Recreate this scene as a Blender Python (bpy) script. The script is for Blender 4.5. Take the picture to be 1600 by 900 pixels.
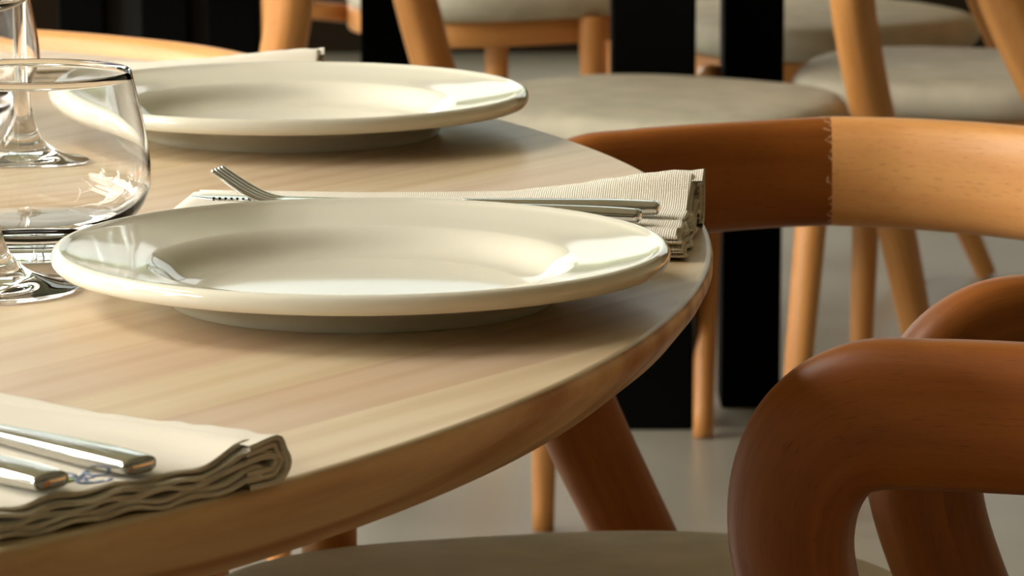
import bpy, bmesh, math, random
from mathutils import Vector, Matrix
random.seed(7)
for o in list(bpy.data.objects): bpy.data.objects.remove(o)
scene = bpy.context.scene
COL = scene.collection

# ------------------------------------------------------------------ camera
EYE = 1.0928            # eye height: table top .74 + .353
F_PX = 6500.0
PITCH = 0.17218
cam_d = bpy.data.cameras.new('camera'); cam = bpy.data.objects.new('camera', cam_d); COL.objects.link(cam)
cam.location = (0, 0, EYE)
cam.rotation_euler = (math.pi/2 - PITCH, 0, 0)
cam_d.sensor_width = 36.0
cam_d.lens = F_PX/1600*36.0
cam_d.clip_start = .05; cam_d.clip_end = 200
cam_d.dof.use_dof = True
cam_d.dof.focus_distance = 2.03
cam_d.dof.aperture_fstop = 30
scene.camera = cam
vs = scene.view_settings
vs.view_transform = 'Standard'; vs.look = 'None'; vs.gamma = 1.0; vs.use_curve_mapping = False
vs.exposure = 0.30

# ------------------------------------------------------------------ daylight
world = bpy.data.worlds.new('daylight'); scene.world = world; world.use_nodes = True
wn = world.node_tree; wn.nodes.clear()
wo = wn.nodes.new('ShaderNodeOutputWorld'); wb = wn.nodes.new('ShaderNodeBackground')
tc = wn.nodes.new('ShaderNodeTexCoord'); sep = wn.nodes.new('ShaderNodeSeparateXYZ'); rp = wn.nodes.new('ShaderNodeValToRGB')
wn.links.new(tc.outputs['Generated'], sep.inputs[0]); wn.links.new(sep.outputs['Z'], rp.inputs[0])
rp.color_ramp.elements[0].position = 0.0; rp.color_ramp.elements[0].color = (.76, .95, .87, 1)
rp.color_ramp.elements[1].position = .35; rp.color_ramp.elements[1].color = (1.0, .955, .89, 1)
wn.links.new(rp.outputs[0], wb.inputs['Color'])
# the sun stands behind thin cloud on the left: the sky is much brighter on that side
mr = wn.nodes.new('ShaderNodeMapRange'); mr.interpolation_type = 'SMOOTHSTEP'
mr.inputs['From Min'].default_value = -.20; mr.inputs['From Max'].default_value = -.95
mr.inputs['To Min'].default_value = 1.15; mr.inputs['To Max'].default_value = 18.0
up = wn.nodes.new('ShaderNodeMath'); up.operation = 'MULTIPLY_ADD'; up.inputs[1].default_value = -.35
wn.links.new(sep.outputs['Z'], up.inputs[0]); wn.links.new(sep.outputs['X'], up.inputs[2])
wn.links.new(up.outputs[0], mr.inputs['Value']); wn.links.new(mr.outputs['Result'], wb.inputs['Strength'])
wn.links.new(wb.outputs[0], wo.inputs[0])
X0, X1, Y0, Y1, ZC = -4.2, 4.6, -2.6, 9.4, 3.1       # the room

def portal(name, loc, rot, sx, sy):
    l = bpy.data.lights.new(name, 'AREA'); l.shape = 'RECTANGLE'; l.size = sx; l.size_y = sy
    l.cycles.is_portal = True
    o = bpy.data.objects.new(name, l); COL.objects.link(o); o.location = loc; o.rotation_euler = rot
portal('window_light_left', (X0-.02, 3.45, 1.55), (0, -math.pi/2, 0), 2.5, 8.1)
portal('added_skylight_portal', (-2.9, 2.8, ZC+.15), (0, 0, 0), 1.4, 2.4)  # portal for the roof opening added as extra top light
portal('window_light_far', (-.6, Y1+.02, 1.95), (-math.pi/2, 0, 0), 6.6, 1.9)

# ------------------------------------------------------------------ helpers
def tag(o, label=None, cat=None, group=None, kind=None):
    if label: o['label'] = label
    if cat: o['category'] = cat
    if group: o['group'] = group
    if kind: o['kind'] = kind
    return o
def empty(name, loc=(0,0,0), rz=0.0):
    e = bpy.data.objects.new(name, None); COL.objects.link(e)
    e.location = loc; e.rotation_euler = (0, 0, rz); e.empty_display_size = .05
    return e
def link_bm(name, bm, mat, parent=None, smooth=True, loc=None):
    bmesh.ops.recalc_face_normals(bm, faces=bm.faces)
    me = bpy.data.meshes.new(name); bm.to_mesh(me); bm.free()
    for p in me.polygons: p.use_smooth = smooth
    for m in (mat if isinstance(mat, (list, tuple)) else [mat]): me.materials.append(m)
    o = bpy.data.objects.new(name, me); COL.objects.link(o)
    if parent: o.parent = parent
    if loc: o.location = loc
    return o
def box(bm, x0, x1, y0, y1, z0, z1, bevel=0):
    r = bmesh.ops.create_cube(bm, size=1.0)
    for v in r['verts']:
        v.co = Vector((x0+(v.co.x+.5)*(x1-x0), y0+(v.co.y+.5)*(y1-y0), z0+(v.co.z+.5)*(z1-z0)))
    if bevel:
        es = list({e for v in r['verts'] for e in v.link_edges})
        bmesh.ops.bevel(bm, geom=es, offset=bevel, segments=3, profile=.5, affect='EDGES')
def lathe(bm, prof, n=96, cx=0, cy=0, closed=False):
    rings = []
    for (r, z) in prof:
        if r < 1e-6: rings.append([bm.verts.new((cx, cy, z))])
        else: rings.append([bm.verts.new((cx+r*math.cos(2*math.pi*i/n), cy+r*math.sin(2*math.pi*i/n), z)) for i in range(n)])
    prs = list(zip(rings[:-1], rings[1:]))
    if closed: prs.append((rings[-1], rings[0]))
    for a, b in prs:
        for i in range(n):
            j = (i+1) % n
            if len(a) == 1 and len(b) == 1: continue
            if len(a) == 1: bm.faces.new((a[0], b[i], b[j]))
            elif len(b) == 1: bm.faces.new((a[i], a[j], b[0]))
            else: bm.faces.new((a[i], a[j], b[j], b[i]))
def catmull(pts, k=8):
    """pts: list of equal-length number tuples; smooth interpolation through them"""
    out = []
    n = len(pts)
    for i in range(n-1):
        p0 = pts[max(i-1, 0)]; p1 = pts[i]; p2 = pts[i+1]; p3 = pts[min(i+2, n-1)]
        for s in range(k):
            t = s/k
            out.append(tuple(.5*((2*b)+(-a+c)*t+(2*a-5*b+4*c-d)*t*t+(-a+3*b-3*c+d)*t**3) for a, b, c, d in zip(p0, p1, p2, p3)))
    out.append(tuple(pts[-1]))
    return out
def sweep(bm, rows, nseg=28, e=2.5, cap=True, u0=0.0, part=None):
    """rows: (x,y,z, sx,sy,sz, thickness, height); s = direction across the bar; UV = metres along, metres around"""
    uvl = bm.loops.layers.uv.verify()
    P = [Vector(r[:3]) for r in rows]
    rings = []; L = [u0]
    for i in range(1, len(P)): L.append(L[-1]+(P[i]-P[i-1]).length)
    for i, r in enumerate(rows):
        T = (P[min(i+1, len(P)-1)]-P[max(i-1, 0)]).normalized()
        s = Vector(r[3:6]); s = (s-T*s.dot(T)).normalized(); nn = T.cross(s).normalized()
        ring = []
        for k in range(nseg):
            a = 2*math.pi*k/nseg
            ca, sa = math.cos(a), math.sin(a)
            x = math.copysign(abs(ca)**(2/e), ca)*r[6]/2; y = math.copysign(abs(sa)**(2/e), sa)*r[7]/2
            ring.append(bm.verts.new(P[i]+s*x+nn*y))
        rings.append(ring)
    per = 2*(rows[0][6]+rows[0][7])
    if part: rings = rings[part[0]:part[1]+1]; L = L[part[0]:part[1]+1]
    for i in range(len(rings)-1):
        for k in range(nseg):
            j = (k+1) % nseg
            f = bm.faces.new((rings[i][k], rings[i][j], rings[i+1][j], rings[i+1][k]))
            for lp, uv in zip(f.loops, ((L[i], k), (L[i], k+1), (L[i+1], k+1), (L[i+1], k))):
                lp[uvl].uv = (uv[0], uv[1]/nseg*per)
    if cap:
        for ring, l in ((rings[0], L[0]), (rings[-1], L[-1])):
            f = bm.faces.new(ring)
            for lp in f.loops: lp[uvl].uv = (l, .01)
    return L[-1]

# ------------------------------------------------------------------ materials
def mat_new(name):
    m = bpy.data.materials.new(name); m.use_nodes = True
    nt = m.node_tree; b = nt.nodes['Principled BSDF']
    return m, nt, b
def N(nt, t, **kw):
    n = nt.nodes.new(t)
    for k, v in kw.items():
        if k in n.inputs: n.inputs[k].default_value = v
        else: setattr(n, k, v)
    return n
def plain(name, col, rough=.5, metal=0.0, spec=.5, noise=0.0, nscale=30, bump=0.0):
    m, nt, b = mat_new(name)
    b.inputs['Base Color'].default_value = (*col, 1); b.inputs['Roughness'].default_value = rough
    b.inputs['Metallic'].default_value = metal; b.inputs['Specular IOR Level'].default_value = spec
    tcn = N(nt, 'ShaderNodeTexCoord'); nz = N(nt, 'ShaderNodeTexNoise', Scale=nscale, Detail=4.0)
    nt.links.new(tcn.outputs['Object'], nz.inputs['Vector'])
    if noise:
        r = N(nt, 'ShaderNodeValToRGB'); r.color_ramp.elements[0].position = .3; r.color_ramp.elements[1].position = .7
        r.color_ramp.elements[0].color = (*[c*(1-noise) for c in col], 1); r.color_ramp.elements[1].color = (*[min(1, c*(1+noise)) for c in col], 1)
        nt.links.new(nz.outputs['Fac'], r.inputs[0]); nt.links.new(r.outputs[0], b.inputs['Base Color'])
    if bump:
        bp = N(nt, 'ShaderNodeBump', Strength=bump, Distance=.001)
        nt.links.new(nz.outputs['Fac'], bp.inputs['Height']); nt.links.new(bp.outputs[0], b.inputs['Normal'])
    return m
def beech(name, dark, light, rough=.46, joint=None):
    """bent beech: grain runs along the bar's own length (UV)"""
    m, nt, b = mat_new(name)
    uv = N(nt, 'ShaderNodeUVMap')
    mp = N(nt, 'ShaderNodeMapping'); mp.inputs['Scale'].default_value = (6, 70, 1); nt.links.new(uv.outputs[0], mp.inputs[0])
    n1 = N(nt, 'ShaderNodeTexNoise', Scale=1.0, Detail=5.0, Roughness=.55, Distortion=.4); nt.links.new(mp.outputs[0], n1.inputs['Vector'])
    mp2 = N(nt, 'ShaderNodeMapping'); mp2.inputs['Scale'].default_value = (90, 900, 1); nt.links.new(uv.outputs[0], mp2.inputs[0])
    n2 = N(nt, 'ShaderNodeTexNoise', Scale=1.0, Detail=2.0); nt.links.new(mp2.outputs[0], n2.inputs['Vector'])
    r1 = N(nt, 'ShaderNodeValToRGB'); r1.color_ramp.elements[0].position = .25; r1.color_ramp.elements[1].position = .75
    r1.color_ramp.elements[0].color = (*dark, 1); r1.color_ramp.elements[1].color = (*light, 1)
    nt.links.new(n1.outputs['Fac'], r1.inputs[0])
    r2 = N(nt, 'ShaderNodeValToRGB'); r2.color_ramp.elements[0].position = .30; r2.color_ramp.elements[1].position = .42
    r2.color_ramp.elements[0].color = (.62, .55, .5, 1); r2.color_ramp.elements[1].color = (1, 1, 1, 1)
    nt.links.new(n2.outputs['Fac'], r2.inputs[0])
    mx = N(nt, 'ShaderNodeMix'); mx.data_type = 'RGBA'; mx.blend_type = 'MULTIPLY'; mx.inputs[0].default_value = .6
    nt.links.new(r1.outputs[0], mx.inputs[6]); nt.links.new(r2.outputs[0], mx.inputs[7])
    out = mx.outputs[2]
    if joint:
        # pale finger-joint teeth where this piece meets the next one (length measured from the joint)
        sx = N(nt, 'ShaderNodeSeparateXYZ'); nt.links.new(uv.outputs[0], sx.inputs[0])
        pp = N(nt, 'ShaderNodeMath', operation='PINGPONG'); pp.inputs[1].default_value = .006; nt.links.new(sx.outputs['Y'], pp.inputs[0])
        sub = N(nt, 'ShaderNodeMath', operation='SUBTRACT'); nt.links.new(sx.outputs['X'], sub.inputs[0])
        ml = N(nt, 'ShaderNodeMath', operation='MULTIPLY'); ml.inputs[1].default_value = 1.3; nt.links.new(pp.outputs[0], ml.inputs[0]); nt.links.new(ml.outputs[0], sub.inputs[1])
        ab = N(nt, 'ShaderNodeMath', operation='ABSOLUTE'); nt.links.new(sub.outputs[0], ab.inputs[0])
        ltm = N(nt, 'ShaderNodeMath', operation='LESS_THAN'); ltm.inputs[1].default_value = .0012; nt.links.new(ab.outputs[0], ltm.inputs[0])
        nm = N(nt, 'ShaderNodeTexNoise', Scale=160.0, Detail=1.0); nt.links.new(uv.outputs[0], nm.inputs['Vector'])
        gt = N(nt, 'ShaderNodeMath', operation='GREATER_THAN'); gt.inputs[1].default_value = .5; nt.links.new(nm.outputs['Fac'], gt.inputs[0])
        mm = N(nt, 'ShaderNodeMath', operation='MULTIPLY'); nt.links.new(ltm.outputs[0], mm.inputs[0]); nt.links.new(gt.outputs[0], mm.inputs[1])
        m2 = N(nt, 'ShaderNodeMath', operation='MULTIPLY'); m2.inputs[1].default_value = .6; nt.links.new(mm.outputs[0], m2.inputs[0])
        mj = N(nt, 'ShaderNodeMix'); mj.data_type = 'RGBA'; nt.links.new(m2.outputs[0], mj.inputs[0])
        nt.links.new(out, mj.inputs[6]); mj.inputs[7].default_value = (*joint, 1); out = mj.outputs[2]
    nt.links.new(out, b.inputs['Base Color'])
    b.inputs['Roughness'].default_value = rough
    b.inputs['Specular IOR Level'].default_value = .35; b.inputs['Coat Weight'].default_value = .04; b.inputs['Coat Roughness'].default_value = .4
    return m
def stave_wood(name, cols, ang, width, rough, streak, coat=0.0, blend=1.0, warm=None):
    """glued staves: solid texture in the object's own space"""
    m, nt, b = mat_new(name)
    tcn = N(nt, 'ShaderNodeTexCoord'); mp = N(nt, 'ShaderNodeMapping'); mp.inputs['Rotation'].default_value = (0, 0, -ang)
    nt.links.new(tcn.outputs['Object'], mp.inputs[0])
    sp = N(nt, 'ShaderNodeSeparateXYZ'); nt.links.new(mp.outputs[0], sp.inputs[0])
    dv = N(nt, 'ShaderNodeMath', operation='DIVIDE'); dv.inputs[1].default_value = width; nt.links.new(sp.outputs['Y'], dv.inputs[0])
    fl = N(nt, 'ShaderNodeMath', operation='FLOOR'); nt.links.new(dv.outputs[0], fl.inputs[0])
    wn_ = N(nt, 'ShaderNodeTexWhiteNoise'); wn_.noise_dimensions = '1D'; nt.links.new(fl.outputs[0], wn_.inputs['W'])
    off = N(nt, 'ShaderNodeVectorMath', operation='SCALE'); nt.links.new(wn_.outputs['Color'], off.inputs[0]); off.inputs['Scale'].default_value = 7.0
    ad = N(nt, 'ShaderNodeVectorMath', operation='ADD'); nt.links.new(mp.outputs[0], ad.inputs[0]); nt.links.new(off.outputs[0], ad.inputs[1])
    ms = N(nt, 'ShaderNodeMapping'); ms.inputs['Scale'].default_value = (2.2, 95, 40); nt.links.new(ad.outputs[0], ms.inputs[0])
    g = N(nt, 'ShaderNodeTexNoise', Scale=1.0, Detail=5.0, Roughness=.65, Distortion=.3); nt.links.new(ms.outputs[0], g.inputs['Vector'])
    ms2 = N(nt, 'ShaderNodeMapping'); ms2.inputs['Scale'].default_value = (.9, 7, 9); nt.links.new(ad.outputs[0], ms2.inputs[0])
    w = N(nt, 'ShaderNodeTexWave', Scale=1.6, Distortion=5.0, Detail=2.0); w.wave_type = 'BANDS'; w.bands_direction = 'Y'
    w.inputs['Detail Scale'].default_value = .6
    nt.links.new(ms2.outputs[0], w.inputs['Vector'])
    r0 = N(nt, 'ShaderNodeValToRGB'); r0.color_ramp.elements[0].color = (*cols[0], 1); r0.color_ramp.elements[1].color = (*cols[1], 1)
    r0.color_ramp.elements[0].position = .0; r0.color_ramp.elements[1].position = 1.0
    nt.links.new(wn_.outputs['Value'], r0.inputs[0])
    rg = N(nt, 'ShaderNodeValToRGB'); rg.color_ramp.elements[0].position = .32; rg.color_ramp.elements[1].position = .62
    rg.color_ramp.elements[0].color = (*streak, 1); rg.color_ramp.elements[1].color = (1, 1, 1, 1)
    nt.links.new(g.outputs['Fac'], rg.inputs[0])
    rw = N(nt, 'ShaderNodeValToRGB'); rw.color_ramp.elements[0].position = .0; rw.color_ramp.elements[1].position = .55
    rw.color_ramp.elements[0].color = (*streak, 1); rw.color_ramp.elements[1].color = (1, 1, 1, 1)
    nt.links.new(w.outputs['Fac'], rw.inputs[0])
    m1 = N(nt, 'ShaderNodeMix'); m1.data_type = 'RGBA'; m1.blend_type = 'MULTIPLY'; m1.inputs[0].default_value = .5*blend
    nt.links.new(r0.outputs[0], m1.inputs[6]); nt.links.new(rg.outputs[0], m1.inputs[7])
    m2 = N(nt, 'ShaderNodeMix'); m2.data_type = 'RGBA'; m2.blend_type = 'MULTIPLY'; m2.inputs[0].default_value = .6*blend
    nt.links.new(m1.outputs[2], m2.inputs[6]); nt.links.new(rw.outputs[0], m2.inputs[7])
    nt.links.new(m2.outputs[2], b.inputs['Base Color'])
    b.inputs['Roughness'].default_value = rough
    bp = N(nt, 'ShaderNodeBump', Strength=.08, Distance=.0006); nt.links.new(g.outputs['Fac'], bp.inputs['Height']); nt.links.new(bp.outputs[0], b.inputs['Normal'])
    return m
def glass(name):
    m, nt, b = mat_new(name)
    b.inputs['Base Color'].default_value = (1, 1, 1, 1); b.inputs['Roughness'].default_value = 0.0
    b.inputs['Transmission Weight'].default_value = 1.0; b.inputs['IOR'].default_value = 1.46
    return m
def linen(name, col):
    m, nt, b = mat_new(name)
    tcn = N(nt, 'ShaderNodeTexCoord')
    w1 = N(nt, 'ShaderNodeTexWave', Scale=260.0, Distortion=1.5, Detail=1.0); w1.bands_direction = 'X'
    w2 = N(nt, 'ShaderNodeTexWave', Scale=260.0, Distortion=1.5, Detail=1.0); w2.bands_direction = 'Y'
    for w in (w1, w2): nt.links.new(tcn.outputs['Object'], w.inputs['Vector'])
    a = N(nt, 'ShaderNodeMath', operation='ADD'); nt.links.new(w1.outputs['Fac'], a.inputs[0]); nt.links.new(w2.outputs['Fac'], a.inputs[1])
    nz = N(nt, 'ShaderNodeTexNoise', Scale=60.0, Detail=4.0); nt.links.new(tcn.outputs['Object'], nz.inputs['Vector'])
    r = N(nt, 'ShaderNodeValToRGB'); r.color_ramp.elements[0].position = .0; r.color_ramp.elements[1].position = 1.4/2
    r.color_ramp.elements[0].color = (*[c*.80 for c in col], 1); r.color_ramp.elements[1].color = (*col, 1)
    dv = N(nt, 'ShaderNodeMath', operation='MULTIPLY'); dv.inputs[1].default_value = .5
    nt.links.new(a.outputs[0], dv.inputs[0]); nt.links.new(dv.outputs[0], r.inputs[0]); nt.links.new(r.outputs[0], b.inputs['Base Color'])
    bp = N(nt, 'ShaderNodeBump', Strength=.5, Distance=.0004); nt.links.new(a.outputs[0], bp.inputs['Height']); nt.links.new(bp.outputs[0], b.inputs['Normal'])
    b.inputs['Roughness'].default_value = .92; b.inputs['Sheen Weight'].default_value = .25; b.inputs['Specular IOR Level'].default_value = .15
    return m

M = {}
M['top'] = stave_wood('pale_washed_ash_staves', ((.60, .44, .30), (.66, .53, .34)), math.radians(55), .058, .36, (.84, .77, .66), blend=.8)
M['edge'] = stave_wood('oiled_ash_edge', ((.68, .44, .20), (.74, .51, .26)), math.radians(55), .058, .42, (.62, .42, .24), blend=1.3)
M['beech'] = beech('warm_beech', (.41, .160, .036), (.55, .255, .075))
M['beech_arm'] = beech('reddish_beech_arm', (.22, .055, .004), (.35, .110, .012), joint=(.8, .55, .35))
M['beech_back'] = beech('golden_beech_back', (.56, .235, .065), (.68, .335, .105))
M['fabric'] = plain('grey_beige_upholstery', (.43, .390, .295), .9, spec=.2, noise=.10, nscale=25, bump=.2)
M['plate'] = plain('cream_glazed_ceramic', (.77, .73, .60), .07, spec=.6)
M['glass'] = glass('clear_glass')
M['steel'] = plain('polished_cutlery_steel', (.62, .61, .58), .12, metal=1.0)
M['linen'] = linen('cream_woven_cotton', (.80, .73, .585))
M['ink_blue'] = plain('blue_print_ink', (.16, .20, .30), .8)
M['ink_green'] = plain('green_print_ink', (.30, .42, .10), .8)
M['black'] = plain('matt_black_metal', (.0015, .0015, .0015), .85, spec=.05)
M['charcoal'] = plain('charcoal_metal', (.014, .014, .013), .6, spec=.2)
M['floor'] = plain('pale_polished_concrete', (.28, .26, .205), .30, noise=.07, nscale=2.5)
M['ceiling'] = plain('cream_ceiling', (.62, .58, .48), .8)
M['wall'] = plain('taupe_wall', (.30, .24, .16), .8)
M['darkwall'] = plain('near_black_panelling', (.016, .010, .005), .9, spec=.1)
M['mullion'] = plain('dark_window_frame', (.02, .02, .02), .4)
M['leaf'] = plain('garden_foliage', (.11, .15, .06), .8, noise=.5, nscale=3)

# ------------------------------------------------------------------ room
def struct(name, bm, m): return tag(link_bm(name, bm, m, smooth=False), kind='structure')
bm = bmesh.new(); box(bm, X0, X1, Y0, Y1, -.1, 0); struct('floor', bm, M['floor'])
bm = bmesh.new()                                       # ceiling around an unseen skylight, added to brighten the table from above
SX0, SX1, SY0, SY1 = -3.6, -2.2, 1.6, 4.0
box(bm, X0, X1, Y0, SY0, ZC, ZC+.1); box(bm, X0, X1, SY1, Y1, ZC, ZC+.1); box(bm, X0, SX0, SY0, SY1, ZC, ZC+.1); box(bm, SX1, X1, SY0, SY1, ZC, ZC+.1)
struct('ceiling', bm, M['ceiling'])
bm = bmesh.new()
for x in (SX0+.03, (SX0+SX1)/2, SX1-.03): box(bm, x-.03, x+.03, SY0, SY1, ZC, ZC+.08)
struct('added_skylight', bm, M['mullion'])  # bars of the added roof opening, out of view
bm = bmesh.new(); box(bm, X1, X1+.1, Y0, Y1, 0, ZC); struct('wall_right', bm, M['wall'])
bm = bmesh.new(); box(bm, X0, X1, Y0-.1, Y0, 0, ZC); struct('wall_back', bm, M['wall'])
bm = bmesh.new()                                       # left wall around its long window
box(bm, X0-.1, X0, Y0, Y1, 0, .3); box(bm, X0-.1, X0, Y0, Y1, 2.8, ZC)
box(bm, X0-.1, X0, Y0, -.6, .3, 2.8); box(bm, X0-.1, X0, 7.5, Y1, .3, 2.8)
struct('wall_left', bm, M['wall'])
bm = bmesh.new()                                       # far wall: dark panelling below the window band
box(bm, X0, X1, Y1, Y1+.1, 0, 1.0); box(bm, X0, X1, Y1, Y1+.1, 2.9, ZC)
box(bm, X0, -3.9, Y1, Y1+.1, 1.0, 2.9); box(bm, 2.7, X1, Y1, Y1+.1, 1.0, 2.9)
struct('wall_far', bm, M['darkwall'])
bm = bmesh.new()
for y in (-.6, 2.1, 4.8, 7.5): box(bm, X0-.08, X0-.02, y-.04, y+.04, .3, 2.8)
box(bm, X0-.08, X0-.02, -.6, 7.5, .3, .37); box(bm, X0-.08, X0-.02, -.6, 7.5, 2.73, 2.8)
struct('window_1', bm, M['mullion'])
bm = bmesh.new()
for x in (-3.9, -1.7, .5, 2.7): box(bm, x-.04, x+.04, Y1+.02, Y1+.08, 1.0, 2.9)
box(bm, -3.9, 2.7, Y1+.02, Y1+.08, 1.0, 1.06); box(bm, -3.9, 2.7, Y1+.02, Y1+.08, 2.84, 2.9)
struct('window_2', bm, M['mullion'])

# garden shrubs outside the windows (seen in the glaze of the plates)
def shrub(x, y, h, r, label, seed):
    rnd = random.Random(seed); bm = bmesh.new()
    for i in range(46):
        a = rnd.uniform(0, 6.28); q = r*math.sqrt(rnd.random()); z = rnd.uniform(.1, 1)*h
        s = r*rnd.uniform(.25, .5)
        bmesh.ops.create_icosphere(bm, subdivisions=2, radius=s, matrix=Matrix.Translation((q*math.cos(a), q*math.sin(a), z)) @ Matrix.Diagonal((1, 1, rnd.uniform(.6, 1.1), 1)))
    for v in bm.verts: v.co += Vector((rnd.uniform(-1, 1), rnd.uniform(-1, 1), rnd.uniform(-1, 1)))*.06
    o = empty('garden_shrub', (x, y, 0)); link_bm('foliage', bm, M['leaf'], o, smooth=False)
    b2 = bmesh.new(); lathe(b2, [(0, -.1), (.09, -.1), (.06, h*.5), (0, h*.5)], 12); link_bm('stem', b2, M['darkwall'], o)
    tag(o, label, 'shrub', 'green shrubs outside the windows')
shr = 'green leafy garden shrub standing outside the restaurant windows'
for i, (x, y, h, r) in enumerate([(-3.6, 15.0, 1.7, 1.2), (-.5, 16.2, 2.3, .75), (2.2, 15.2, 1.8, 1.0), (-10, -3.4, 2.9, 1.45), (-9.7, .5, 3.2, 1.45), (-10, 4.5, 3.1, 1.45), (-9.8, 8.4, 3.3, 1.45), (-10, 12.4, 3.0, 1.4)]):
    shrub(x, y, h, r, shr, i)
bm = bmesh.new(); box(bm, -30, 30, Y1+.15, 40, -.12, -.06); box(bm, -30, X0-.15, -12, Y1+.15, -.12, -.06)
tag(link_bm('lawn', bm, M['leaf'], smooth=False), kind='structure')

# ------------------------------------------------------------------ round table
TC = (-.9377, 2.1961); TR = 1.044; TZ = .74
table = tag(empty('round_table', (TC[0], TC[1], 0)), 'large round pale wooden table carrying the plates, napkins and glasses', 'table')
prof_top = [(0, TZ), (TR-.004, TZ), (TR-.001, TZ-.001), (TR, TZ-.004)]
bm = bmesh.new()
prof = [(TR-.3, TZ), (TR-.0035, TZ), (TR-.001, TZ-.001), (TR, TZ-.0035), (TR, TZ-.009), (TR-.0025, TZ-.014), (TR-.012, TZ-.026), (TR-.029, TZ-.040), (TR-.050, TZ-.047), (TR-.3, TZ-.047)]
prof = [(0, TZ)]+prof+[(0, TZ-.047)]
lathe(bm, prof, 360)
top = link_bm('tabletop', bm, [M['top'], M['edge']], table)
for p in top.data.polygons:
    if p.center.z < TZ-.0012: p.material_index = 1
    if math.hypot(p.center.x, p.center.y) < TR-.05: p.use_smooth = False
bm = bmesh.new(); lathe(bm, [(0, .693), (.30, .693), (.30, .683), (.09, .67), (.075, .6), (.075, .06), (.34, .035), (.36, .02), (.36, 0), (0, 0)], 64)
link_bm('pedestal', bm, M['black'], table)
top.data.update()

# ------------------------------------------------------------------ plates
PLATE = [(0, .0062), (.070, .0062), (.083, .0070), (.091, .0100), (.098, .0158), (.1035, .0190), (.109, .0202), (.125, .0226), (.140, .0256),
         (.1440, .0270), (.1470, .0277), (.1495, .0262), (.1505, .0228), (.1492, .0192), (.145, .0176), (.125, .0150), (.108, .0112), (.098, .0055),
         (.0945, .0010), (.0932, .0), (.0880, .0), (.0865, .0012), (.084, .0022), (0, .0022)]
def smooth_prof(p, k=4): return [(max(0, a), b) for a, b in catmull(p, k)]
def plate(x, y, label):
    bm = bmesh.new(); lathe(bm, smooth_prof(PLATE), 180)
    o = link_bm('dinner_plate', bm, M['plate'], loc=(x, y, TZ))
    tag(o, label, 'plate', 'cream plates set on the table')
plate(-.0733, 1.9977, 'cream dinner plate nearest the camera, in front of the napkin with raised fork')
plate(-.1400, 2.6010, 'cream dinner plate farther back, behind the tumbler and the raised fork')

# ------------------------------------------------------------------ glasses
def tumbler(x, y, label):
    outer = [(0, .0), (.030, .0), (.035, .0015), (.042, .007), (.0535, .019), (.0600, .030), (.0618, .040), (.0608, .055), (.0572, .075), (.0528, .094), (.0523, .0948)]
    inner = [(.0515, .0945), (.0556, .075), (.0593, .055), (.0604, .040), (.0586, .031), (.0525, .0225), (.042, .0165), (.025, .0145), (0, .0143)]
    bm = bmesh.new(); lathe(bm, catmull(outer, 4)+catmull(inner, 4), 128)
    o = link_bm('glass_tumbler', bm, M['glass'], loc=(x, y, TZ+.0002)); tag(o, label, 'glass', 'glassware on the table')
def wine_glass(x, y, label):
    o = tag(empty('wine_glass', (x, y, TZ+.0002)), label, 'glass', 'glassware on the table')
    def cl(p): return [(max(a, 0), b) for a, b in catmull(p, 4)]
    pr = cl([(0, 0), (.038, .0), (.0435, .0010), (.0438, .0022), (.040, .0032), (.028, .0055), (.017, .011), (.0095, .020), (.0055, .033), (.0040, .05), (.0038, .09), (.0042, .128), (.0075, .1375)])
    pr += cl([(.0075, .1375), (.020, .1425), (.034, .155), (.0405, .176), (.041, .196), (.036, .228), (.0335, .241), (.0329, .2414)])
    pr += cl([(.0325, .241), (.035, .228), (.0398, .196), (.0393, .177), (.0330, .1575), (.019, .1455), (.008, .1422), (0, .1418)])
    bm = bmesh.new(); lathe(bm, pr, 96); link_bm('bowl_and_stem', bm, M['glass'], o)
tumbler(-.249, 2.133, 'clear stemless tumbler standing behind the nearest plate')
wine_glass(-.2575, 2.022, 'stemmed wine glass whose foot slips under the nearest plate rim, in front of tumbler')
wine_glass(-.2946, 2.478, 'stemmed wine glass seen through the nearer tumbler, left of farther plate')
tumbler(-.362, 2.63, 'clear tumbler at the left frame edge, farthest of the glasses')

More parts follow.
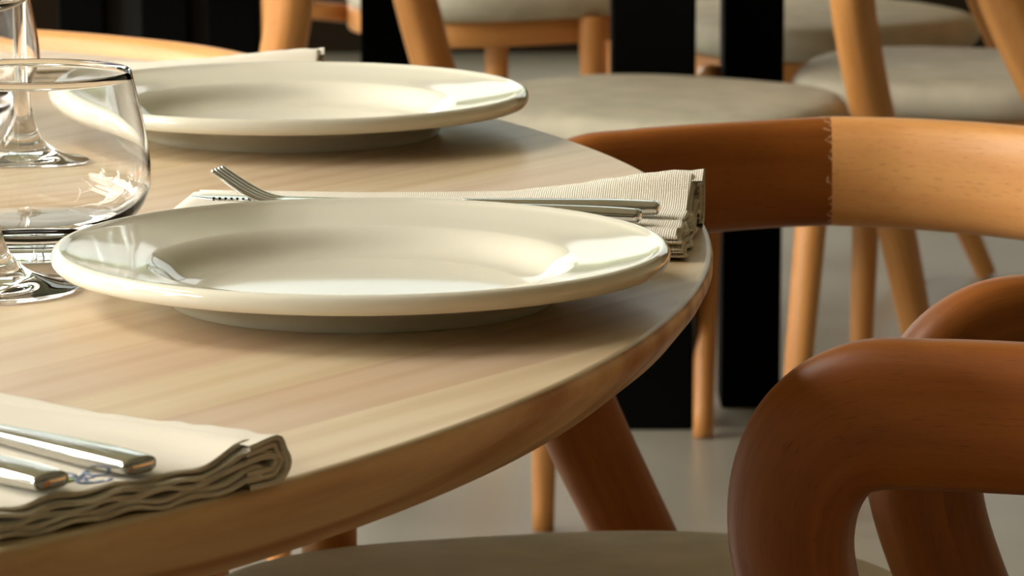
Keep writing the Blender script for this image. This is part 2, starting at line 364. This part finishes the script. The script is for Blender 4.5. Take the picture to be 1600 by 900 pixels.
# ------------------------------------------------------------------ napkins (folded cloth in layers)
def napkin(name_label, loc, rz, L=.285, W=.135, layers=5, th=.0023, curl=.008, seed=1, lift=.0, tuck=False, flip=1):
    """local x: along, 0 = end at the table edge going inwards (-x); y: across, raised fold at y=+W/2*flip"""
    rnd = random.Random(seed); ph = [rnd.uniform(0, 6.28) for _ in range(20)]
    bm = bmesh.new(); nx, ny = 60, 44
    def hgt(x, y, k):
        q = (W/2-flip*y)                                  # distance from the folded side
        e = -x                                            # distance from the end
        g = curl*math.exp(-((q-.015)/.013)**2)*math.exp(-(e/.075)**2)*(.35+.65*k/(layers-1))
        g += .0005*math.sin(q*90+ph[k])*math.exp(-e/.05)+.0004*math.sin(e*48+ph[k+5]+q*15)
        g += .0009*math.sin(q*210+ph[k+9])*math.exp(-e/.02)
        return g
    for k in range(layers):
        ex = .0016*math.sin(ph[k])-.0009*k; base = .0009+k*(th+.00035)
        tops = []; bots = []
        for i in range(nx+1):
            x = -L*(i/nx)**1.5+ex*(1-i/nx)
            rt = []; rb = []
            for j in range(ny+1):
                y = (-W/2+(W-.006)*j/ny)*flip
                yy = y+(.0012*math.sin(x*70+ph[k+3]) if j in (0, ny) else 0)
                xx = x+(.0016*math.sin(y*150+ph[k+2]) if i == 0 else 0)
                z = base+hgt(x, y, k)
                edge = 1.0
                if i == 0 or j in (0, ny) or i == nx: edge = .25
                zc = z+th/2
                rt.append(bm.verts.new((xx, yy, max(.0012, zc+th/2*edge)))); rb.append(bm.verts.new((xx, yy, max(.0002, zc-th/2*edge))))
            tops.append(rt); bots.append(rb)
        for i in range(nx):
            for j in range(ny):
                bm.faces.new((tops[i][j], tops[i+1][j], tops[i+1][j+1], tops[i][j+1]))
                bm.faces.new((bots[i][j], bots[i][j+1], bots[i+1][j+1], bots[i+1][j]))
        for i in range(nx):
            bm.faces.new((tops[i][0], bots[i][0], bots[i+1][0], tops[i+1][0])); bm.faces.new((tops[i][ny], tops[i+1][ny], bots[i+1][ny], bots[i][ny]))
        for j in range(ny):
            bm.faces.new((tops[0][j], tops[0][j+1], bots[0][j+1], bots[0][j])); bm.faces.new((tops[nx][j], bots[nx][j], bots[nx][j+1], tops[nx][j+1]))
    root = tag(empty('folded_napkin', (loc[0], loc[1], TZ), rz), name_label, 'napkin', 'cream folded napkins on the table')
    link_bm('folded_cloth', bm, M['linen'], root)
    # folded roll that wraps the layers on the raised side, near the end
    H = layers*(th+.00035)
    bm = bmesh.new()
    for rr, sgn in ((0, 0), (1, 1), (2, 2)):              # nested U-shaped sheets closing the raised side
        grid = []
        for i in range(25):
            x = .0012*math.cos(rr*2.1)-(L-.003)*(i/24)**1.8; e = -x
            top_z = H+.0004+curl*.95*math.exp(-(e/.075)**2)-rr*.0030; bot_z = .0012+rr*.0026
            cz = (top_z+bot_z)/2; rz = (top_z-bot_z)/2; ry = .0085-rr*.0024; yc = W/2-.0095
            pts = []
            for k in range(15):
                a = math.pi/2-math.pi*k/14
                pts.append((yc+ry*math.cos(a)+.0008*math.sin(x*210+k*.9+rr), cz+rz*math.sin(a)+.0004*math.sin(x*330+k)))
            pts = [(yc-.012, top_z-curl*.25-.0004)]+pts+[(yc-.012, bot_z)]
            o_, i_ = [], []
            for k, (py, pz) in enumerate(pts):
                a_, b_ = pts[max(k-1, 0)], pts[min(k+1, len(pts)-1)]
                t = Vector((b_[0]-a_[0], b_[1]-a_[1])).normalized(); n2_ = Vector((-t.y, t.x))*.0010
                o_.append(bm.verts.new((x, flip*(py+n2_.x), max(.0003, pz+n2_.y)))); i_.append(bm.verts.new((x, flip*(py-n2_.x), max(.0003, pz-n2_.y))))
            grid.append((o_, i_))
        m_ = len(grid[0][0])
        for a_, b_ in zip(grid[:-1], grid[1:]):
            for k in range(m_-1):
                bm.faces.new((a_[0][k], a_[0][k+1], b_[0][k+1], b_[0][k])); bm.faces.new((a_[1][k], b_[1][k], b_[1][k+1], a_[1][k+1]))
        for g_ in (grid[0], grid[-1]):
            for k in range(m_-1): bm.faces.new((g_[0][k], g_[1][k], g_[1][k+1], g_[0][k+1]))
    link_bm('rolled_fold', bm, M['linen'], root)
    return root, H, hgt
def motif(root, x, y, z, s, leaf=True):
    bm = bmesh.new()
    rnd = random.Random(3)
    for i in range(7):
        a = rnd.uniform(0, 3.1); px = x+rnd.uniform(-1, 1)*.010*s; py = y+rnd.uniform(-1, 1)*.006*s
        pts = [(px+.006*s*t*math.cos(a+t), py+.006*s*t*math.sin(a+t), z, 0, 0, 1, .0005, .0012*s) for t in (-1, -.5, 0, .5, 1)]
        sweep(bm, catmull(pts, 3), 8, e=2)
    link_bm('printed_motif', bm, M['ink_blue'], root)
    if leaf:
        bm = bmesh.new(); pts = [(x-.002*s, y-.013, z, 0, 0, 1, .0006, .001), (x-.001*s, y-.010, z, 0, 0, 1, .0006, .006*s), (x+.002*s, y-.006, z, 0, 0, 1, .0006, .005*s), (x+.004*s, y-.002, z, 0, 0, 1, .0006, .0008)]
        sweep(bm, catmull(pts, 4), 10, e=2); link_bm('printed_leaf', bm, M['ink_green'], root)
nap0, H0, hg0 = napkin('cream napkin in near left corner, layered end toward camera, two steel handles on it', (-.139, 1.531), math.radians(-44), layers=5, th=.0021, seed=2, curl=.007, W=.150)
nap1, H1, hg1 = napkin('cream napkin behind the nearest plate, beneath the fork with raised tines', (.097, 2.174), math.radians(-6), layers=5, L=.280, seed=5, curl=.016, W=.135)
nap2, H2, hg2 = napkin('cream napkin behind the farther plate, no cutlery showing on it', (-.130, 2.838), math.radians(2), layers=4, seed=9, curl=.010, W=.10, L=.29)
motif(nap0, -.024, -.015, H0+.0010, 1.5)
motif(nap1, -.037, .050, H1+.0022, .6, leaf=False)

# ------------------------------------------------------------------ cutlery
def cutlery(kind, start, end, zs, label, w=.0155, head_up=.0):
    """start = handle end, end = tip; local x runs from handle end to tip"""
    v = Vector((end[0]-start[0], end[1]-start[1], 0)); Lg = v.length
    root = tag(empty(kind, (start[0], start[1], TZ+zs), math.atan2(v.y, v.x)), label, kind.split('_')[-1], 'steel cutlery on the napkins')
    bm = bmesh.new()
    hl = .105 if kind == 'table_knife' else .120
    rows = [(0, 0, 0, 0, 1, 0, w*.5, .0030), (.0010, 0, 0, 0, 1, 0, w*.78, .0055), (.004, 0, 0, 0, 1, 0, w*.95, .0070), (.03, 0, 0, 0, 1, 0, w, .0078), (hl*.7, 0, 0, 0, 1, 0, w*.78, .0062), (hl, 0, 0, 0, 1, 0, w*.52, .0050)]
    sweep(bm, catmull(rows, 5), 20, e=3)
    link_bm('handle', bm, M['steel'], root)
    bm = bmesh.new()
    if kind == 'table_knife':
        rows = [(hl-.004, 0, 0, 0, 1, 0, w*.5, .004), (hl+.012, .001, 0, 0, 1, 0, .013, .0022), (hl+.05, .001, 0, 0, 1, 0, .0185, .0018), (Lg-.03, .001, 0, 0, 1, 0, .0185, .0015), (Lg-.008, -.002, 0, 0, 1, 0, .012, .0012), (Lg, -.005, 0, 0, 1, 0, .003, .0008)]
        sweep(bm, catmull(rows, 6), 16, e=2.4)
        link_bm('blade', bm, M['steel'], root)
        b2 = bmesh.new()
        for i in range(7):
            xx = Lg-.014-.0032*i
            bmesh.ops.create_cone(b2, segments=8, radius1=.0007, radius2=.0007, depth=.0018, cap_ends=True, matrix=Matrix.Translation((xx, .0068, .0004)))
        link_bm('serrations', b2, M['black'], root)
    else:
        hx = Lg-.062
        rows = [(hl-.004, 0, 0, 0, 1, 0, w*.5, .0046), ((hl+hx)/2, 0, .0004, 0, 1, 0, .006, .0034), (hx, 0, .0, 0, 1, 0, .011, .0026), (hx+.012, 0, -.001, 0, 1, 0, .020, .0024), (hx+.022, 0, -.0012, 0, 1, 0, .022, .0022)]
        sweep(bm, catmull(rows, 5), 16, e=2.4); link_bm('neck', bm, M['steel'], root)
        for k in range(4):
            y = (k-1.5)*.0052; b2 = bmesh.new()
            rows = [(hx+.018, y, -.0012, 0, 1, 0, .0040, .0022), (hx+.032, y, -.0004, 0, 1, 0, .0038, .0030), (hx+.042, y*.98, .0030, 0, 1, 0, .0036, .0030), (hx+.052, y*.95, .0085, 0, 1, 0, .0032, .0028), (Lg, y*.92, .0150, 0, 1, 0, .0022, .0022)]
            sweep(b2, catmull(rows, 6), 10, e=2.2); link_bm('tine', b2, M['steel'], root)
    return root
def nloc(root, x, y):
    a = root.rotation_euler[2]; return (root.location.x+x*math.cos(a)-y*math.sin(a), root.location.y+x*math.sin(a)+y*math.cos(a))
cutlery('table_knife', nloc(nap0, -.005, .004), nloc(nap0, -.24, .006), H0+.0050, 'steel knife on the near left napkin, upper of two handles, nearer the far edge', w=.018)
cutlery('dinner_fork', nloc(nap0, -.004, -.040), nloc(nap0, -.219, -.038), H0+.0062, 'steel fork on the near left napkin, lower handle close to layered cloth end', w=.018)
cutlery('table_knife', (.078, 2.168), (-.172, 2.205), H1+.0055, 'steel knife on napkin behind the nearest plate, handle end lying right', w=.016)
cutlery('dinner_fork', (.067, 2.137), (-.158, 2.205), H1+.0060, 'steel fork with raised tines on napkin behind the nearest plate', w=.012)

# ------------------------------------------------------------------ armchairs
ZT = .0
def arm_rows(s):
    """local x = towards the back, y = sideways; from the joint forward, round the front bend, down the raked leg"""
    R_ = [(.190, .305, .678, .42, .91, .040, .076), (.140, .313, .677, .15, .99, .040, .075), (.085, .313, .676, 0, 1, .041, .076), (.045, .311, .675, 0, 1, .042, .076), (.008, .309, .672, 0, 1, .043, .076), (-.017, .307, .655, 0, 1, .044, .072), (-.029, .305, .622, 0, 1, .045, .066),
          (-.023, .304, .578, 0, 1, .045, .060), (.008, .303, .505, 0, 1, .045, .057), (.060, .303, .400, 0, 1, .044, .053), (.150, .303, .215, 0, 1, .038, .043), (.248, .303, .004, 0, 1, .030, .031)]
    return [(a, s*b, c, d, s*e_, 0, t, h) for a, b, c, d, e_, t, h in R_]
def back_rows():
    half = [(.190, .305, .678, .42, .91, .040, .076), (.240, .270, .678, .62, .78, .039, .077), (.288, .210, .678, .80, .6, .038, .078), (.322, .124, .678, .94, .34, .037, .079)]
    mid = [(.335, 0, .678, 1, 0, .037, .080)]
    a = half+mid+[(x, -y, z, d, -e_, t, h) for x, y, z, d, e_, t, h in reversed(half)]
    return [(x, y, z, d, e_, 0, t, h) for x, y, z, d, e_, t, h in a]
def seat_bm(cx=-.10, cy=0, w=.44, d=.45, top=.46, th=.055, ex=3.0):
    bm = bmesh.new(); n = 72
    prof = [(1.0, 0), (1.0, 0)]
    rings = []
    lv = [(.86, 0), (.95, .004), (.985, .014), (1.0, .028), (.99, .040), (.965, .048), (.92, .0525), (.84, .0555), (.65, .058), (.35, .060), (.12, .0605)]
    for (sc, z) in lv:
        ring = []
        for i in range(n):
            a = 2*math.pi*i/n; ca, sa = math.cos(a), math.sin(a)
            x = math.copysign(abs(ca)**(2/ex), ca)*d/2; y = math.copysign(abs(sa)**(2/ex), sa)*w/2
            y *= 1-.10*(x/(d/2))              # slightly narrower at the back
            ring.append(bm.verts.new((cx+x*sc, cy+y*sc, top-th+z*th/.0605)))
        rings.append(ring)
    for a, b in zip(rings[:-1], rings[1:]):
        for i in range(n): bm.faces.new((a[i], a[(i+1) % n], b[(i+1) % n], b[i]))
    bm.faces.new(rings[0]); bm.faces.new(rings[-1])
    return bm
def chair(loc, ang, label, front=None, seat_off=(-.10, 0), seat_top=.46, loops=True, pad=False, seat_wd=(.44, .45), raked='beech', group='beech armchairs with grey seats'):
    root = tag(empty('dining_armchair', (loc[0], loc[1], 0), math.radians(ang)), label, 'chair', group)
    link_bm('seat', seat_bm(seat_off[0], seat_off[1], top=seat_top, w=seat_wd[0], d=seat_wd[1]), M['fabric'], root)
    # wooden frame under the seat
    bm = bmesh.new(); zf = seat_top-.055
    sx, sy = seat_off; hd, hw = seat_wd[1]/2-.035, seat_wd[0]/2-.035
    pts = []
    for i in range(49):
        a = 2*math.pi*i/48; ca, sa = math.cos(a), math.sin(a)
        pts.append((sx+math.copysign(abs(ca)**.5, ca)*hd, sy+math.copysign(abs(sa)**.5, sa)*hw, zf-.018, ca, sa, 0, .022, .042))
    sweep(bm, pts, 12, e=5, cap=False)
    link_bm('seat_frame', bm, M['beech'], root)
    if front is None: front = [(-.285, .175), (-.285, -.175)]
    for f in front:
        bm = bmesh.new()
        if len(f) == 2: fx, fy = f; tx, ty, tz = fx*.94+sx*.06, fy*.92, zf+.004
        else: fx, fy, tx, ty, tz = f
        rows = [(fx, fy, 0, 0, 1, 0, .024, .024), (fx+(tx-fx)*.5, fy+(ty-fy)*.5, tz*.5, 0, 1, 0, .032, .032), (fx+(tx-fx)*.85, fy+(ty-fy)*.85, tz*.85, 0, 1, 0, .036, .036), (tx, ty, tz, 0, 1, 0, .036, .036)]
        sweep(bm, catmull(rows, 5), 20, e=2.2); link_bm('leg', bm, M['beech'], root)
    if loops:
        for s in (1, -1):
            rows = catmull(arm_rows(s), 10); k = 62
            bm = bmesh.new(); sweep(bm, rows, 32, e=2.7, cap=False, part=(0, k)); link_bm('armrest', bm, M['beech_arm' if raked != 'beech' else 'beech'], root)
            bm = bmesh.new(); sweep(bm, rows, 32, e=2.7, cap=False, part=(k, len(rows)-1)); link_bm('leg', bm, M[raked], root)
            # side rail that ties the raked leg to the seat frame
            bm = bmesh.new(); rows = [(.050, s*.288, .405, 1, 0, 0, .03, .03), (.050, s*(hw-.01), .390, 1, 0, 0, .03, .03)]
            sweep(bm, rows, 12, e=3); link_bm('side_rail', bm, M['beech'], root)
        bm = bmesh.new(); sweep(bm, catmull(back_rows(), 12), 32, e=2.7, cap=False); link_bm('backrest', bm, M['beech_back'], root)
        if pad:
            bm = bmesh.new()
            rows = [(x-.026*d-.0, y-.026*e_, z-.012, d, e_, 0, .026, h*.92) for x, y, z, d, e_, _, t, h in back_rows()]
            sweep(bm, catmull(rows, 8), 20, e=3); link_bm('back_pad', bm, M['fabric'], root)
    return root
def to_local(loc, ang, x, y):
    a = math.radians(ang); dx, dy = x-loc[0], y-loc[1]
    return (dx*math.cos(a)+dy*math.sin(a), -dx*math.sin(a)+dy*math.cos(a))
lB = (.147, 2.508); aB = 20.0
SIDE_LEGS = [(-.195, .252, -.195, .246, .474), (-.195, -.252, -.195, -.246, .474)]
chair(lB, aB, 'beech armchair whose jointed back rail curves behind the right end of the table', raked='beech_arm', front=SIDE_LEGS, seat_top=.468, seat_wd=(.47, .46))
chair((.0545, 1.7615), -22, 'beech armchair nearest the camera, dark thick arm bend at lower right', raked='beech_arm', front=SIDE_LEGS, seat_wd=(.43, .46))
chair((-.54, 3.09), 60, 'beech armchair behind the farther plate, grey pad inside its back rail', pad=True)
lE = (.150, 5.05); aE = 60
chair(lE, aE, 'beech armchair with wide grey seat behind the jointed back rail, facing camera',
      front=[to_local(lE, aE, .036, 4.66), (*to_local(lE, aE, .312, 4.66), *to_local(lE, aE, .350, 4.74), .41)], seat_off=(-.06, -.055), seat_wd=(.46, .44), seat_top=.47)
lG = (-.08, 6.62); aG = 115
chair(lG, aG, 'beech armchair between the black table legs, its front seat rail above farther plate',
      front=[to_local(lG, aG, .132, 6.36), to_local(lG, aG, -.024, 6.36)])
chair((-.535, 4.55), 117, 'beech armchair beyond the farther plate, thick leg rising left of black table leg')
lF = (.682, 5.34); aF = -12
chair(lF, aF, 'beech armchair with taupe seat at the right frame edge, above jointed back rail', front=[to_local(lF, aF, .44, 5.18), to_local(lF, aF, .474, 5.58)], seat_off=(-.09, 0))
lH = (.52, 5.97); aH = 25
chair(lH, aH, 'beech armchair directly behind the taupe-seated one at the upper right', front=[(*to_local(lH, aH, .242, 5.17), *to_local(lH, aH, .262, 5.42), .44), to_local(lH, aH, .30, 6.1)], seat_top=.47)
chair((.465, 6.66), 5, 'beech armchair farthest back on the right, only its raked legs showing')

# ------------------------------------------------------------------ background tables on black legs
def slab_table(label, legs, top_box, name='side_table', zt=.71):
    root = tag(empty(name, ((top_box[0]+top_box[1])/2, (top_box[2]+top_box[3])/2, 0)), label, 'table')
    ox, oy = root.location.x, root.location.y
    for (x0, x1, y0, y1, m) in legs:
        bm = bmesh.new(); box(bm, x0-ox, x1-ox, y0-oy, y1-oy, 0, zt, .004); link_bm('leg', bm, m, root, smooth=False)
    bm = bmesh.new(); box(bm, top_box[0]-ox, top_box[1]-ox, top_box[2]-oy, top_box[3]-oy, zt, zt+.03, .008); link_bm('tabletop', bm, M['top'], root, smooth=False)
def px(x, D): return (x-800)/F_PX*D
slab_table('dining table standing on tall black slab legs behind the grey seat',
           [(px(958, 5.2), px(1090, 5.2), 5.22, 5.34, M['black']), (px(1133, 5.35), px(1228, 5.35), 5.36, 5.46, M['black']), (px(562, 5.6), px(665, 5.6), 5.6, 5.7, M['black'])],
           (-.28, .74, 5.17, 5.90), zt=.73)
DP = 5.30
slab_table('dining table on a wide black panelled pedestal at upper left',
           [(px(a, DP), px(b, DP), DP+q, DP+.08, m) for a, b, q, m in ((88, 160, 0, M['black']), (158, 220, .03, M['charcoal']), (218, 292, 0, M['black']), (290, 324, .03, M['charcoal']), (322, 402, 0, M['black']))],
           (-.95, -.31, 5.1, 5.75))
